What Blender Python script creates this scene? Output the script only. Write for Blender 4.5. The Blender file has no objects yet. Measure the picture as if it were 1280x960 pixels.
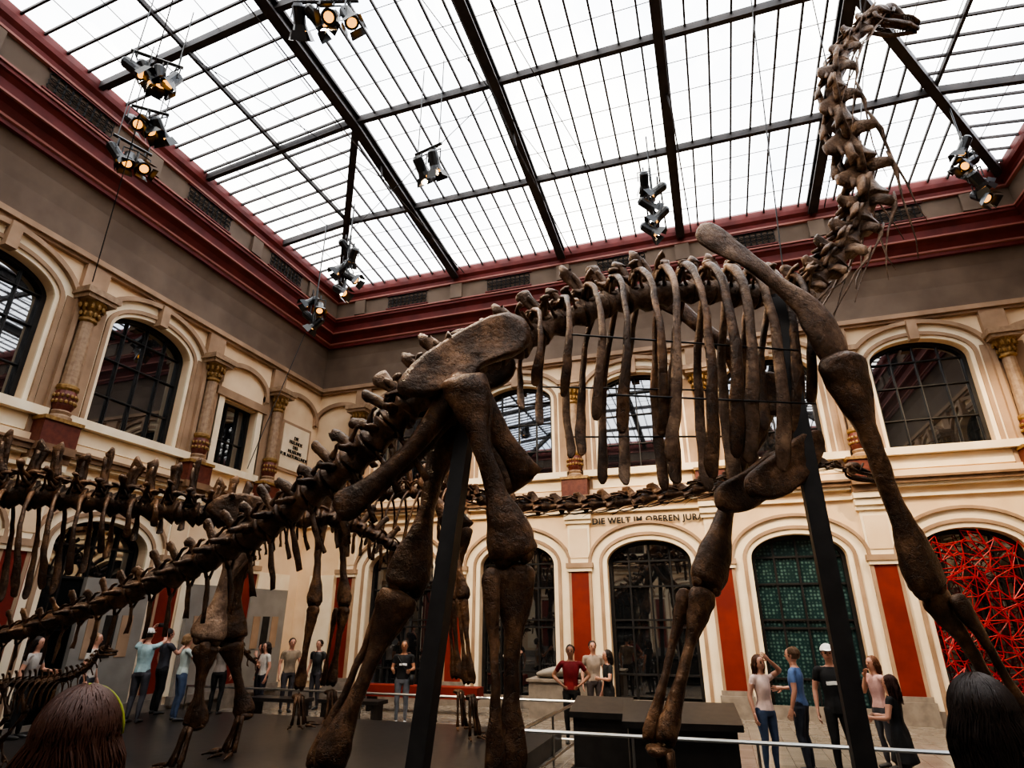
import bpy, math, random
import numpy as np
from mathutils import Vector as V, Matrix, noise
random.seed(7)
col=bpy.context.scene.collection

# ---------------------------------------------------------------- materials
def mat(name,c1,c2=None,rough=.6,scale=6,spec=.5,metal=0,bump=0,emis=None,es=0,detail=4,lo=.35,hi=.65,bscale=None,coat=0,bd=.02,ior=None):
    m=bpy.data.materials.new(name);m.use_nodes=True
    nt=m.node_tree;b=nt.nodes['Principled BSDF']
    b.inputs['Roughness'].default_value=rough;b.inputs['Metallic'].default_value=metal
    b.inputs['Specular IOR Level'].default_value=spec
    b.inputs['Coat Weight'].default_value=coat
    if ior:b.inputs['IOR'].default_value=ior
    b.inputs['Base Color'].default_value=(*c1,1)
    tc=nt.nodes.new('ShaderNodeTexCoord')
    if c2 is not None:
        n=nt.nodes.new('ShaderNodeTexNoise');n.inputs['Scale'].default_value=scale;n.inputs['Detail'].default_value=detail
        nt.links.new(tc.outputs['Object'],n.inputs['Vector'])
        r=nt.nodes.new('ShaderNodeValToRGB')
        r.color_ramp.elements[0].position=lo;r.color_ramp.elements[1].position=hi
        r.color_ramp.elements[0].color=(*c1,1);r.color_ramp.elements[1].color=(*c2,1)
        nt.links.new(n.outputs['Fac'],r.inputs['Fac']);nt.links.new(r.outputs['Color'],b.inputs['Base Color'])
    if bump:
        n2=nt.nodes.new('ShaderNodeTexNoise');n2.inputs['Scale'].default_value=bscale or scale*3;n2.inputs['Detail'].default_value=5
        nt.links.new(tc.outputs['Object'],n2.inputs['Vector'])
        bp=nt.nodes.new('ShaderNodeBump');bp.inputs['Strength'].default_value=bump;bp.inputs['Distance'].default_value=bd
        nt.links.new(n2.outputs['Fac'],bp.inputs['Height']);nt.links.new(bp.outputs['Normal'],b.inputs['Normal'])
    if emis:
        b.inputs['Emission Color'].default_value=(*emis,1);b.inputs['Emission Strength'].default_value=es
    return m
def bonemat(name,dk,md,lt,rough):
    m=bpy.data.materials.new(name);m.use_nodes=True;nt=m.node_tree;b=nt.nodes['Principled BSDF'];L=nt.links.new;N=nt.nodes.new
    tc=N('ShaderNodeTexCoord')
    n=N('ShaderNodeTexNoise');n.inputs['Scale'].default_value=2.6;n.inputs['Detail'].default_value=9;n.inputs['Roughness'].default_value=.68
    L(tc.outputs['Object'],n.inputs['Vector'])
    r=N('ShaderNodeValToRGB');e=r.color_ramp.elements;e[0].position=.33;e[0].color=(*dk,1);e[1].position=.68;e[1].color=(*lt,1)
    k=r.color_ramp.elements.new(.5);k.color=(*md,1);L(n.outputs['Fac'],r.inputs['Fac'])
    v=N('ShaderNodeTexVoronoi');v.feature='DISTANCE_TO_EDGE';v.inputs['Scale'].default_value=4.5
    d=N('ShaderNodeTexNoise');d.inputs['Scale'].default_value=7;d.inputs['Detail'].default_value=4;L(tc.outputs['Object'],d.inputs['Vector'])
    mx=N('ShaderNodeMix');mx.data_type='RGBA';mx.inputs[0].default_value=.3;L(tc.outputs['Object'],mx.inputs[6]);L(d.outputs['Color'],mx.inputs[7]);L(mx.outputs[2],v.inputs['Vector'])
    cr=N('ShaderNodeMapRange');cr.inputs[1].default_value=0;cr.inputs[2].default_value=.025;cr.inputs[3].default_value=.35;cr.inputs[4].default_value=1;L(v.outputs['Distance'],cr.inputs[0])
    mm=N('ShaderNodeMix');mm.data_type='RGBA';mm.blend_type='MULTIPLY';mm.inputs[0].default_value=.8;L(r.outputs['Color'],mm.inputs[6]);L(cr.outputs[0],mm.inputs[7])
    L(mm.outputs[2],b.inputs['Base Color'])
    f=N('ShaderNodeTexNoise');f.inputs['Scale'].default_value=16;f.inputs['Detail'].default_value=8;f.inputs['Roughness'].default_value=.65;L(tc.outputs['Object'],f.inputs['Vector'])
    ad=N('ShaderNodeMath');ad.operation='MULTIPLY_ADD';ad.inputs[1].default_value=.35;L(cr.outputs[0],ad.inputs[0]);L(f.outputs['Fac'],ad.inputs[2])
    bp=N('ShaderNodeBump');bp.inputs['Strength'].default_value=.8;bp.inputs['Distance'].default_value=.03;L(ad.outputs[0],bp.inputs['Height']);L(bp.outputs['Normal'],b.inputs['Normal'])
    b.inputs['Roughness'].default_value=rough;b.inputs['Specular IOR Level'].default_value=.5
    b.inputs['Specular Tint'].default_value=(1,.84,.70,1)
    return m
M_cream=mat('plaster_cream',(.72,.53,.34),(.80,.62,.42),rough=.75,scale=1.2,bump=.1)
M_cream2=mat('plaster_moulding',(.82,.68,.48),(.88,.76,.57),rough=.7,scale=2)
M_tan=mat('plaster_tan',(.31,.205,.13),(.43,.29,.19),rough=.75,scale=1.5)
M_red=mat('painted_red',(.17,.016,.009),(.23,.026,.013),rough=.6,scale=2)
M_cred=mat('cornice_red',(.12,.016,.013),(.18,.027,.022),rough=.6,scale=2)
M_cpink=mat('cornice_pink',(.36,.14,.11),rough=.6)
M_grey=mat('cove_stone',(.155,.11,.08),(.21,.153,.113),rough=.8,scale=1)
M_plinth=mat('stone_plinth',(.20,.17,.145),(.28,.24,.20),rough=.6,scale=5)
M_ledge=mat('ledge_brown',(.20,.12,.07),(.28,.17,.10),rough=.6,scale=4)
M_gold=mat('ornament_gold',(.22,.12,.04),(.36,.22,.08),rough=.5,scale=14,metal=.2)
M_colr=mat('column_oxblood',(.11,.025,.017),(.17,.045,.026),rough=.5,scale=10)
M_colt=mat('column_stone',(.27,.175,.11),(.38,.26,.165),rough=.6,scale=9,bump=.2)
M_iron=mat('black_iron',(.012,.011,.011),(.022,.02,.02),rough=.5,scale=5)
M_beam=mat('roof_steel',(.035,.03,.03),(.06,.05,.048),rough=.6,scale=3)
M_glassd=mat('dark_window_glass',(.010,.012,.014),(.016,.018,.02),rough=.02,spec=.8,scale=.6,coat=1,ior=2.3)
M_bone=bonemat('fossil_bone',(.014,.007,.0045),(.066,.032,.017),(.25,.135,.072),.33)
M_bone2=bonemat('fossil_bone_pale',(.04,.024,.016),(.14,.084,.055),(.36,.24,.16),.42)
M_bone3=bonemat('fossil_bone_dark',(.012,.006,.004),(.052,.024,.012),(.19,.098,.048),.32)
M_plat=mat('platform_dark',(.024,.022,.021),(.038,.034,.032),rough=.35,scale=8)
M_chrome=mat('brushed_steel',(.45,.45,.44),rough=.3,metal=1)
M_letter=mat('letter_black',(.015,.012,.01),rough=.6)
M_can=mat('lamp_housing_black',(.012,.012,.012),rough=.35,spec=.7)
M_lens=mat('lamp_lens_warm',(.8,.4,.12),emis=(1,.45,.10),es=1.7)
M_white=mat('white_panel',(.24,.22,.195),(.30,.275,.24),rough=.6,scale=2)
M_web=mat('red_web',(.36,.006,.006),(.5,.012,.01),rough=.45,scale=2)
def turq():
    m=bpy.data.materials.new('turquoise_hex_glass');m.use_nodes=True;nt=m.node_tree;b=nt.nodes['Principled BSDF']
    tc=nt.nodes.new('ShaderNodeTexCoord');v=nt.nodes.new('ShaderNodeTexVoronoi');v.inputs['Scale'].default_value=11;v.inputs['Randomness'].default_value=.25
    r=nt.nodes.new('ShaderNodeValToRGB');r.color_ramp.elements[0].color=(.14,.24,.22,1);r.color_ramp.elements[1].color=(.016,.04,.043,1)
    r.color_ramp.elements[0].position=.15;r.color_ramp.elements[1].position=.55
    nt.links.new(tc.outputs['Object'],v.inputs['Vector']);nt.links.new(v.outputs['Distance'],r.inputs['Fac']);nt.links.new(r.outputs['Color'],b.inputs['Base Color'])
    b.inputs['Roughness'].default_value=.2;return m
M_turq=turq()

# ---------------------------------------------------------------- mesh builder
class MB:
    def __init__(s): s.v=[];s.f=[];s.m=[]
    def face(s,pts,m=0):
        b=len(s.v);s.v.extend([tuple(p) for p in pts]);s.f.append(tuple(range(b,b+len(pts))));s.m.append(m)
    def add(s,o,M=None,m=None):
        b=len(s.v)
        if M is None: s.v.extend(o.v)
        else:
            A=np.array(M);P=np.array(o.v);P=P@A[:3,:3].T+A[:3,3];s.v.extend(map(tuple,P.tolist()))
        s.f.extend([tuple(i+b for i in f) for f in o.f]);s.m.extend(o.m if m is None else [m]*len(o.f))
    def box(s,c,d,m=0,rot=None):
        x,y,z=d[0]/2,d[1]/2,d[2]/2
        P=[V((a*x,b*y,e*z)) for a in(-1,1) for b in(-1,1) for e in(-1,1)]
        if rot is not None:P=[rot@p for p in P]
        P=[tuple(p+V(c)) for p in P];b=len(s.v);s.v.extend(P)
        for f in((0,1,3,2),(4,6,7,5),(0,4,5,1),(2,3,7,6),(0,2,6,4),(1,5,7,3)):
            s.f.append(tuple(i+b for i in f));s.m.append(m)
    def beam(s,p,q,w,h,m=0,up=(0,0,1)):
        s.sweep([(*p,w/2*1.414,h/2*1.414),(*q,w/2*1.414,h/2*1.414)],up=up,n=4,sub=1,m=m,cap=0,ph=math.pi/4)
    def sweep(s,pts,up=(0,0,1),n=8,sub=3,m=0,cap=.3,ph=0,wob=0):
        P=np.array(pts,float)
        if sub>1 and len(P)>1:
            Q=np.vstack([2*P[0]-P[1],P,2*P[-1]-P[-2]]);out=[]
            for i in range(1,len(Q)-2):
                for k in range(sub):
                    t=k/sub;a,b,c,d=Q[i-1],Q[i],Q[i+1],Q[i+2]
                    out.append(.5*((2*b)+(-a+c)*t+(2*a-5*b+4*c-d)*t*t+(-a+3*b-3*c+d)*t**3))
            out.append(P[-1]);P=np.array(out);P[:,3:]=np.maximum(P[:,3:],.0005)
        C=P[:,:3];T=np.gradient(C,axis=0) if len(C)>1 else None
        T/=np.linalg.norm(T,axis=1)[:,None]+1e-9
        u0=np.array(up,float);b=len(s.v);L=len(P)
        for i in range(L):
            t=T[i];u=u0
            sd=np.cross(t,u);ln=np.linalg.norm(sd)
            if ln<.05: sd=np.cross(t,np.array([1.,.01,0.]) if abs(t[0])<.9 else np.array([0,1.,0]));ln=np.linalg.norm(sd)
            sd=sd/ln;w=np.cross(sd,t)
            for k in range(n):
                an=2*math.pi*k/n+ph;f=1
                if wob: f=1+wob*math.sin(7.3*C[i][0]+5*C[i][2]*1.7+k*2.1)*math.cos(9*C[i][1]+k*1.3+i)
                p=C[i]+sd*P[i,3]*math.cos(an)*f+w*P[i,4]*math.sin(an)*f
                s.v.append(tuple(p))
        for i in range(L-1):
            for k in range(n):
                a=b+i*n+k;c=b+i*n+(k+1)%n
                s.f.append((a,c,c+n,a+n));s.m.append(m)
        for e,sg in((0,-1),(L-1,1)):
            r=min(P[e,3],P[e,4])*cap
            s.v.append(tuple(C[e]+T[e]*sg*r));ci=len(s.v)-1
            for k in range(n):
                a=b+e*n+k;c=b+e*n+(k+1)%n
                s.f.append((a,ci,c) if sg<0 else (a,c,ci));s.m.append(m)
    def tube(s,p,q,r,n=6,m=0,r2=None): s.sweep([(*p,r,r),(*q,r2 or r,r2 or r)],n=n,sub=1,m=m,cap=0)
    def ball(s,c,r,n=10,m=0,R=None):
        if not hasattr(r,'__len__'):r=(r,r,r)
        b=len(s.v);k=n//2+1
        for i in range(k+1):
            th=math.pi*i/k
            for j in range(n):
                ph=2*math.pi*j/n
                p=V((r[0]*math.sin(th)*math.cos(ph),r[1]*math.sin(th)*math.sin(ph),r[2]*math.cos(th)))
                if R is not None:p=R@p
                s.v.append((c[0]+p.x,c[1]+p.y,c[2]+p.z))
        for i in range(k):
            for j in range(n):
                s.f.append((b+i*n+j,b+(i+1)*n+j,b+(i+1)*n+(j+1)%n,b+i*n+(j+1)%n));s.m.append(m)
    def plate(s,out,fn,t,m=0,inner=.6):
        n=len(out);P=[]
        for k in range(n):      # smooth closed outline
            a,b,c,d=[np.array(out[(k+j)%n],float) for j in(-1,0,1,2)]
            for q in range(3):
                u=q/3;P.append(.5*((2*b)+(-a+c)*u+(2*a-5*b+4*c-d)*u*u+(-a+3*b-3*c+d)*u**3))
        out=P;n=len(out);cx=sum(p[0] for p in out)/n;cy=sum(p[1] for p in out)/n
        rings=[]
        for sc,d in((1,0),(.96,t*.75),(.85,t),(inner,t*.75),(.3,t*.7),(.02,t*.8)):
            rings.append([(cx+(p[0]-cx)*sc,cy+(p[1]-cy)*sc,d) for p in out])
        for sg in(1,-1):
            b=len(s.v)
            for r in rings:s.v.extend([tuple(fn(x,y,d*sg)) for x,y,d in r])
            for i in range(len(rings)-1):
                for k in range(n):
                    f=(b+i*n+k,b+i*n+(k+1)%n,b+(i+1)*n+(k+1)%n,b+(i+1)*n+k)
                    s.f.append(f if sg>0 else f[::-1]);s.m.append(m)
    def rough(s,layers=((3.,.02),(9.,.012))):
        o=[]
        for p in s.v:
            q=V(p);d=V((0,0,0))
            for fr,am in layers: d+=noise.noise_vector(q*fr)*am
            o.append(tuple(q+d))
        s.v=o
    def obj(s,name,mats,smooth=False,parent=None,weld=False):
        me=bpy.data.meshes.new(name);me.from_pydata(s.v,[],s.f);me.polygons.foreach_set('material_index',s.m)
        if smooth: me.polygons.foreach_set('use_smooth',[True]*len(s.f))
        for x in(mats if isinstance(mats,(list,tuple)) else [mats]):me.materials.append(x)
        me.update();o=bpy.data.objects.new(name,me);col.objects.link(o)
        if parent:o.parent=parent
        return o
def empty(name,loc=(0,0,0)):
    e=bpy.data.objects.new(name,None);e.location=loc;e.empty_display_size=.3;col.objects.link(e);return e

# ================================================================= ROOM
X0,X1,Y0,Y1=-13.6,10.0,-7.0,18.0
ZT=14.1
frames={'back':(lambda u,z,d:(u,Y1-d,z)),'left':(lambda u,z,d:(X0+d,u,z)),'right':(lambda u,z,d:(X1-d,u,z)),'front':(lambda u,z,d:(u,Y0+d,z))}
def acurve(uc,w,zb,zp,r,n=22):
    L=[(uc-w,zb)]
    for i in range(n+1):
        a=math.pi*(1-i/n);L.append((uc+w*math.cos(a),zp+r*math.sin(a)))
    L.append((uc+w,zb));return L
def trim(mb,P,ci,co,d0,d1,m):
    for i in range(len(ci)-1):
        a,b,c,d=ci[i],ci[i+1],co[i+1],co[i]
        mb.face([P(*a,d1),P(*b,d1),P(*c,d1),P(*d,d1)],m)
        mb.face([P(*a,d0),P(*b,d0),P(*b,d1),P(*a,d1)],m)
        mb.face([P(*d,d0),P(*c,d0),P(*c,d1),P(*d,d1)],m)
def wbox(mb,P,u0,u1,z0,z1,d0,d1,m):
    q=[(u0,z0),(u1,z0),(u1,z1),(u0,z1)]
    mb.face([P(*a,d1) for a in q],m)
    for i in range(4):
        a,b=q[i],q[(i+1)%4];mb.face([P(*a,d0),P(*b,d0),P(*b,d1),P(*a,d1)],m)
def panel(mb,P,u0,u1,z0,z1,uc,w,zs,zp,r,m,dep=-.4):
    mb.face([P(u0,z0,0),P(uc-w,z0,0),P(uc-w,z1,0),P(u0,z1,0)],m)
    mb.face([P(uc+w,z0,0),P(u1,z0,0),P(u1,z1,0),P(uc+w,z1,0)],m)
    if zs>z0: mb.face([P(uc-w,z0,0),P(uc+w,z0,0),P(uc+w,zs,0),P(uc-w,zs,0)],m)
    c=acurve(uc,w,zs,zp,r)
    for i in range(1,len(c)-2):
        a,b=c[i],c[i+1];mb.face([P(*a,0),P(*b,0),P(b[0],z1,0),P(a[0],z1,0)],m)
    for i in range(len(c)-1):
        a,b=c[i],c[i+1];mb.face([P(*a,0),P(*b,0),P(*b,dep),P(*a,dep)],m)
    mb.face([P(uc-w,zs,0),P(uc+w,zs,0),P(uc+w,zs,dep),P(uc-w,zs,dep)],m)
def filling(name,P,uc,w,zs,zp,r,dep,mg,nv,hz,fm,bar=.05):
    mb=MB();c=acurve(uc,w,zs,zp,r)
    mb.face([P(*a,dep+.02) for a in c],0)
    ci=acurve(uc,w-.1,zs,zp,r-.1 if r>.15 else .02)
    trim(mb,P,ci,c,dep,dep+.12,1)
    def top(u):
        x=min(1,abs(u-uc)/w);return zp+r*math.sqrt(1-x*x)
    for i in range(1,nv):
        u=uc-w+2*w*i/nv;wbox(mb,P,u-bar/2,u+bar/2,zs,top(u)-.02,dep,dep+.09,1)
    for z in hz:
        ww=w if z<=zp else w*math.sqrt(max(0,1-((z-zp)/r)**2))
        wbox(mb,P,uc-ww,uc+ww,z-bar/2,z+bar/2,dep,dep+.085,1)
    return mb.obj(name,[mg,fm])
def lathe(mb,P,u,d,prof,n=14,m=0):
    b=len(mb.v)
    for z,r in prof:
        for k in range(n):
            a=2*math.pi*k/n;mb.v.append(P(u+r*math.cos(a),z,d+r*math.sin(a)))
    for i in range(len(prof)-1):
        for k in range(n):
            mb.f.append((b+i*n+k,b+i*n+(k+1)%n,b+(i+1)*n+(k+1)%n,b+(i+1)*n+k));mb.m.append(m)
WM=[M_cream,M_cream2,M_red,M_plinth,M_ledge,M_tan,M_colt,M_colr,M_gold,M_grey]
win=[0];dr=[0]
def wall(side,piers,ends,fill):
    P=frames[side];mb=MB();tr=MB()
    u_lo,u_hi=ends
    edges=[u_lo]+piers+[u_hi]
    for i in range(len(edges)-1):
        a,b=edges[i],edges[i+1];bw=b-a
        uc=(a+b)/2
        lo,up=fill[i]
        w=1.18 if bw>3.4 else .8
        if lo:
            panel(mb,P,a,b,0,5.3,uc,w,0,3.85,.62,0)
            for k,(o1,o2,dd,mm) in enumerate(((.0,.13,.06,1),(.13,.22,.10,5),(.22,.46,.05,1),(.46,.54,.13,5))):
                trim(tr,P,acurve(uc,w+o1,0,3.85,.62+o1),acurve(uc,w+o2,0,3.85,.62+o2),0,dd,mm)
            dr[0]+=1
            g=lo if not isinstance(lo,str) else M_glassd
            filling('door_%d'%dr[0],P,uc,w,.02,3.85,.62,-.36,g,4,[.9,2.1,2.3,3.2,3.9],M_iron)
        else:
            wbox(mb,P,a,b,0,5.3,0,0,0)
            wbox(tr,P,a+.5,b-.5,.5,3.7,0,.04,1)
        if up=='arch':
            wu=1.22 if bw>3.4 else .8
            panel(mb,P,a,b,5.3,10.6,uc,wu,6.6,9.1,.62,0)
            for k,(o1,o2,dd,mm) in enumerate(((.0,.10,.05,1),(.10,.2,.10,5),(.2,.42,.06,1),(.42,.54,.18,5))):
                trim(tr,P,acurve(uc,wu+o1,6.6,9.1,.62+o1),acurve(uc,wu+o2,6.6,9.1,.62+o2),0,dd,mm)
            wbox(tr,P,uc-wu-.5,uc+wu+.5,6.4,6.6,0,.22,1)
            wbox(tr,P,uc-wu-.35,uc+wu+.35,6.05,6.38,0,.05,1)
            wbox(tr,P,uc-.12,uc+.12,9.65,10.25,0,.24,5)
            win[0]+=1
            filling('window_%d'%win[0],P,uc,wu,6.62,9.1,.62,-.34,M_glassd,4,[7.45,8.4,9.15],M_iron,.028)
        elif up=='rect':
            panel(mb,P,a,b,5.3,10.6,uc,.72,6.6,8.55,.02,0)
            wbox(tr,P,uc-1.0,uc-.72,6.5,8.75,0,.08,1);wbox(tr,P,uc+.72,uc+1.0,6.5,8.75,0,.08,1)
            wbox(tr,P,uc-1.1,uc+1.1,8.6,8.85,0,.14,5);wbox(tr,P,uc-1.1,uc+1.1,6.35,6.55,0,.16,1)
            trim(tr,P,acurve(uc,.95,9.0,9.2,.55),acurve(uc,1.1,9.0,9.2,.7),0,.12,5)
            win[0]+=1
            filling('window_%d'%win[0],P,uc,.72,6.62,8.55,.02,-.34,M_glassd,3,[7.4],M_iron,.03)
        else:
            wbox(mb,P,a,b,5.3,10.6,0,0,0)
            trim(tr,P,acurve(uc,.95,9.0,9.2,.55),acurve(uc,1.1,9.0,9.2,.7),0,.12,5)
    for z0,z1,d,mm in((5.30,5.38,.10,1),(5.38,5.55,.06,0),(5.55,5.63,.22,1),(5.63,5.74,.30,4),(5.74,5.80,.36,4),(5.8,6.0,.14,0)):
        wbox(tr,P,u_lo,u_hi,z0,z1,0,d,mm)
    wbox(tr,P,u_lo,u_hi,10.28,10.36,0,.12,5);wbox(tr,P,u_lo,u_hi,10.36,10.5,0,.2,5)
    for p in piers:
        wbox(tr,P,p-.42,p+.42,0,.5,0,.2,3);wbox(tr,P,p-.38,p+.38,.5,.62,0,.16,3)
        wbox(tr,P,p-.33,p+.33,.62,3.62,0,.12,2)
        wbox(tr,P,p-.36,p+.36,3.62,3.72,0,.17,1);wbox(tr,P,p-.4,p+.4,3.72,3.86,0,.2,5)
        wbox(tr,P,p-.33,p+.33,3.86,5.0,0,.12,1)
        wbox(tr,P,p-.27,p+.27,4.0,4.85,.12,.14,0)
        for q,dd in((5.0,.18),(5.12,.24),(5.3,.30)):
            wbox(tr,P,p-.36-dd*.2,p+.36+dd*.2,q,q+.16,0,dd,1)
        for z0,z1,d in((5.46,5.63,.33),(5.63,5.8,.46),):
            wbox(tr,P,p-.42,p+.42,z0,z1,0,d,4)
        wbox(tr,P,p-.40,p+.40,5.8,6.3,0,.44,7)
        wbox(tr,P,p-.44,p+.44,6.3,6.38,0,.48,8)
        wbox(tr,P,p-.5,p+.5,6.0,9.3,0,.08,5)
        lathe(tr,P,p,.22,[(6.38,.25),(6.45,.25),(6.5,.19),(6.56,.22),(6.6,.18)],m=6)
        lathe(tr,P,p,.22,[(6.6,.18),(6.7,.22),(6.95,.24),(7.05,.2)],m=7)
        lathe(tr,P,p,.22,[(7.05,.2),(7.1,.235),(7.16,.235),(7.2,.19)],m=8)
        for k in range(9):
            a=math.pi*(k/8)
            for zz in(6.78,6.92): tr.ball(P(p+.23*math.cos(a),zz,.22+.23*math.sin(a)),(.04,.04,.05),6,8)
        lathe(tr,P,p,.22,[(7.2,.175),(8.0,.165),(8.78,.15)],m=6)
        lathe(tr,P,p,.22,[(8.78,.15),(8.82,.2),(8.87,.2),(8.9,.16),(9.05,.17),(9.2,.24),(9.3,.3)],m=8)
        for k in range(7):
            a=math.pi*(k/6)
            for zz,rr,s_ in((8.98,.2,.07),(9.16,.26,.08)):
                c=P(p+rr*math.cos(a),zz,.22+rr*math.sin(a));tr.ball(c,(s_*.6,s_*.6,s_),6,8)
        wbox(tr,P,p-.36,p+.36,9.3,9.4,0,.55,6);wbox(tr,P,p-.42,p+.42,9.4,9.55,0,.6,6)
        wbox(tr,P,p-.3,p+.3,9.55,10.3,0,.14,5)
    wbox(tr,P,u_lo,u_hi,0,.32,0,.06,3)
    w=mb.obj('wall_'+side,WM);t=tr.obj('trim_%s'%side,WM)
    return w,t
piers=[-11.65,-7.7,-3.75,.2,4.15,8.1]
D='d'
wall('back',piers,(X0,X1),[(None,None),(D,'arch'),(D,'arch'),(D,'arch'),(M_turq,'arch'),(D,'arch'),(None,None)])
lp=[-3.0,.9,4.8,8.7,12.6,15.5]
wall('left',lp,(Y0,Y1),[(D,'arch')]*5+[(None,'rect'),(None,None)])
wall('right',lp,(Y0,Y1),[(D,'arch')]*5+[(None,'rect'),(None,None)])
wall('front',piers,(X0,X1),[(None,None),(D,'arch'),(D,'arch'),(D,'arch'),(D,'arch'),(D,'arch'),(None,None)])

def ring(mb,profile,m):
    cs=[]
    for d,z in profile: cs.append([(X0+d,Y0+d,z),(X1-d,Y0+d,z),(X1-d,Y1-d,z),(X0+d,Y1-d,z)])
    for i in range(len(cs)-1):
        for k in range(4):
            mb.face([cs[i][k],cs[i][(k+1)%4],cs[i+1][(k+1)%4],cs[i+1][k]],m)
cm=MB()
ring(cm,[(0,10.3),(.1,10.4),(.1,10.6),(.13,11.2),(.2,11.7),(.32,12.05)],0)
ring(cm,[(.32,12.05),(.42,12.05),(.42,12.16)],1);ring(cm,[(.42,12.16),(.47,12.18),(.47,12.24)],2)
ring(cm,[(.47,12.24),(.55,12.4),(.68,12.5)],1);ring(cm,[(.68,12.5),(.74,12.5),(.74,12.55)],2)
ring(cm,[(.74,12.55),(.76,12.75),(.84,12.85),(.9,12.88),(.9,12.98)],1);ring(cm,[(.9,12.98),(.94,12.98),(.94,13.03)],2)
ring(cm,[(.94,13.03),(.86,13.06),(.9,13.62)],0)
ring(cm,[(.9,13.62),(.98,13.64),(.98,13.7)],2);ring(cm,[(.98,13.7),(1.0,13.8),(1.08,13.9),(1.1,14.02),(1.1,14.2),(.6,14.6),(-.3,14.6)],1)
for side,lst,(a,b) in(('back',piers,(X0,X1)),('left',lp,(Y0,Y1)),('right',lp,(Y0,Y1)),('front',piers,(X0,X1))):
    P=frames[side]
    ed=[a+1]+lst+[b-1]
    for p in lst:
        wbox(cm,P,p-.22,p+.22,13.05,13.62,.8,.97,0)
    for i in range(len(ed)-1):
        uc=(ed[i]+ed[i+1])/2
        if ed[i+1]-ed[i]<2: continue
        for k in range(-4,5):
            for j in(-1,0,1) :
                n=10;pts=[]
                for q in range(n+1):
                    an=2*math.pi*q/n;pp=P(uc+k*.17+.1*math.cos(an),13.34+j*.14+.1*math.sin(an),.93);pts.append((*pp,.016,.016))
                cm.sweep(pts,n=4,sub=1,m=3)
        wbox(cm,P,uc-.85,uc+.85,13.05,13.09,.86,.96,1);wbox(cm,P,uc-.85,uc+.85,13.59,13.62,.86,.96,1)
cm.obj('trim_cornice',[M_grey,M_cred,M_cpink,M_iron])

def floor_mat():
    m=bpy.data.materials.new('stone_floor');m.use_nodes=True;nt=m.node_tree;b=nt.nodes['Principled BSDF']
    tc=nt.nodes.new('ShaderNodeTexCoord');br=nt.nodes.new('ShaderNodeTexBrick')
    br.inputs['Color1'].default_value=(.19,.165,.14,1);br.inputs['Color2'].default_value=(.24,.21,.175,1);br.inputs['Mortar'].default_value=(.11,.095,.085,1)
    br.inputs['Scale'].default_value=1.6;br.inputs['Mortar Size'].default_value=.008;br.offset=0
    nt.links.new(tc.outputs['Object'],br.inputs['Vector']);nt.links.new(br.outputs['Color'],b.inputs['Base Color']);b.inputs['Roughness'].default_value=.25
    return m
fl=MB();fl.box(((X0+X1)/2,(Y0+Y1)/2,-.1),(X1-X0+1,Y1-Y0+1,.2));fl.obj('floor',floor_mat())

# ---------------------------------------------------------------- skylight
gx0,gx1,gy0,gy1=X0+1.05,X1-1.05,Y0+1.05,Y1-1.05
DX,DY,RISE=4.85,6.75,.6
def zr(x,y): return ZT+RISE*max(0,min((x-gx0)/DX,(gx1-x)/DX,(y-gy0)/DY,(gy1-y)/DY,1))
ex=lambda y:DX*min(y-gy0,gy1-y,DY)/DY
ey=lambda x:DY*min(x-gx0,gx1-x,DX)/DX
def glass_mat():
    m=bpy.data.materials.new('skylight_glass');m.use_nodes=True;nt=m.node_tree;nt.nodes.clear()
    o=nt.nodes.new('ShaderNodeOutputMaterial');t=nt.nodes.new('ShaderNodeBsdfTransparent')
    tc=nt.nodes.new('ShaderNodeTexCoord');n=nt.nodes.new('ShaderNodeTexVoronoi');n.inputs['Scale'].default_value=1.0
    mp=nt.nodes.new('ShaderNodeMapping');mp.inputs['Scale'].default_value=(1.9,.8,1)
    r=nt.nodes.new('ShaderNodeValToRGB');r.color_ramp.elements[0].color=(.84,.86,.88,1);r.color_ramp.elements[1].color=(.95,.95,.93,1)
    nt.links.new(tc.outputs['Object'],mp.inputs['Vector']);nt.links.new(mp.outputs['Vector'],n.inputs['Vector']);nt.links.new(n.outputs['Color'],r.inputs['Fac'])
    nt.links.new(r.outputs['Color'],t.inputs['Color']);nt.links.new(t.outputs[0],o.inputs[0]);return m
g=MB()
hx0,hx1,hy0,hy1=gx0+DX,gx1-DX,gy0+DY,gy1-DY
A=[(gx0,gy0),(gx1,gy0),(gx1,gy1),(gx0,gy1)];B=[(hx0,hy0),(hx1,hy0),(hx1,hy1),(hx0,hy1)]
for k in range(4):
    q=[A[k],A[(k+1)%4],B[(k+1)%4],B[k]];g.face([(x,y,zr(x,y)+.1) for x,y in q])
g.face([(x,y,zr(x,y)+.1) for x,y in B])
g.obj('ceiling',glass_mat())
sk=MB()
def bar(a,b,w,h,off=0,m=0):
    sk.beam((a[0],a[1],zr(*a)-h/2+.08+off),(b[0],b[1],zr(*b)-h/2+.08+off),w,h,m)
xr=[hx0,-3.75,.2,hx1]
ys=[13.55,10.2,6.9,3.6,.8,-2.5]
for x in xr:
    pts=[gy0,hy0,hy1,gy1]
    for i in range(3): bar((x,pts[i]),(x,pts[i+1]),.26,.08);bar((x,pts[i]),(x,pts[i+1]),.07,.34,-.02);bar((x,pts[i]),(x,pts[i+1]),.26,.06,-.32)
for y in ys:
    e=ex(y);xs=[gx0,gx0+e,gx1-e,gx1]
    for i in range(3):
        if abs(xs[i+1]-xs[i])>.1: bar((xs[i],y),(xs[i+1],y),.12,.2)
for x in(-10.1,6.5):
    e=ey(x);bar((x,gy0+e),(x,gy1-e),.07,.12)
for a,b in zip(A,B): bar(a,b,.2,.28)
x=gx0+.49
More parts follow.
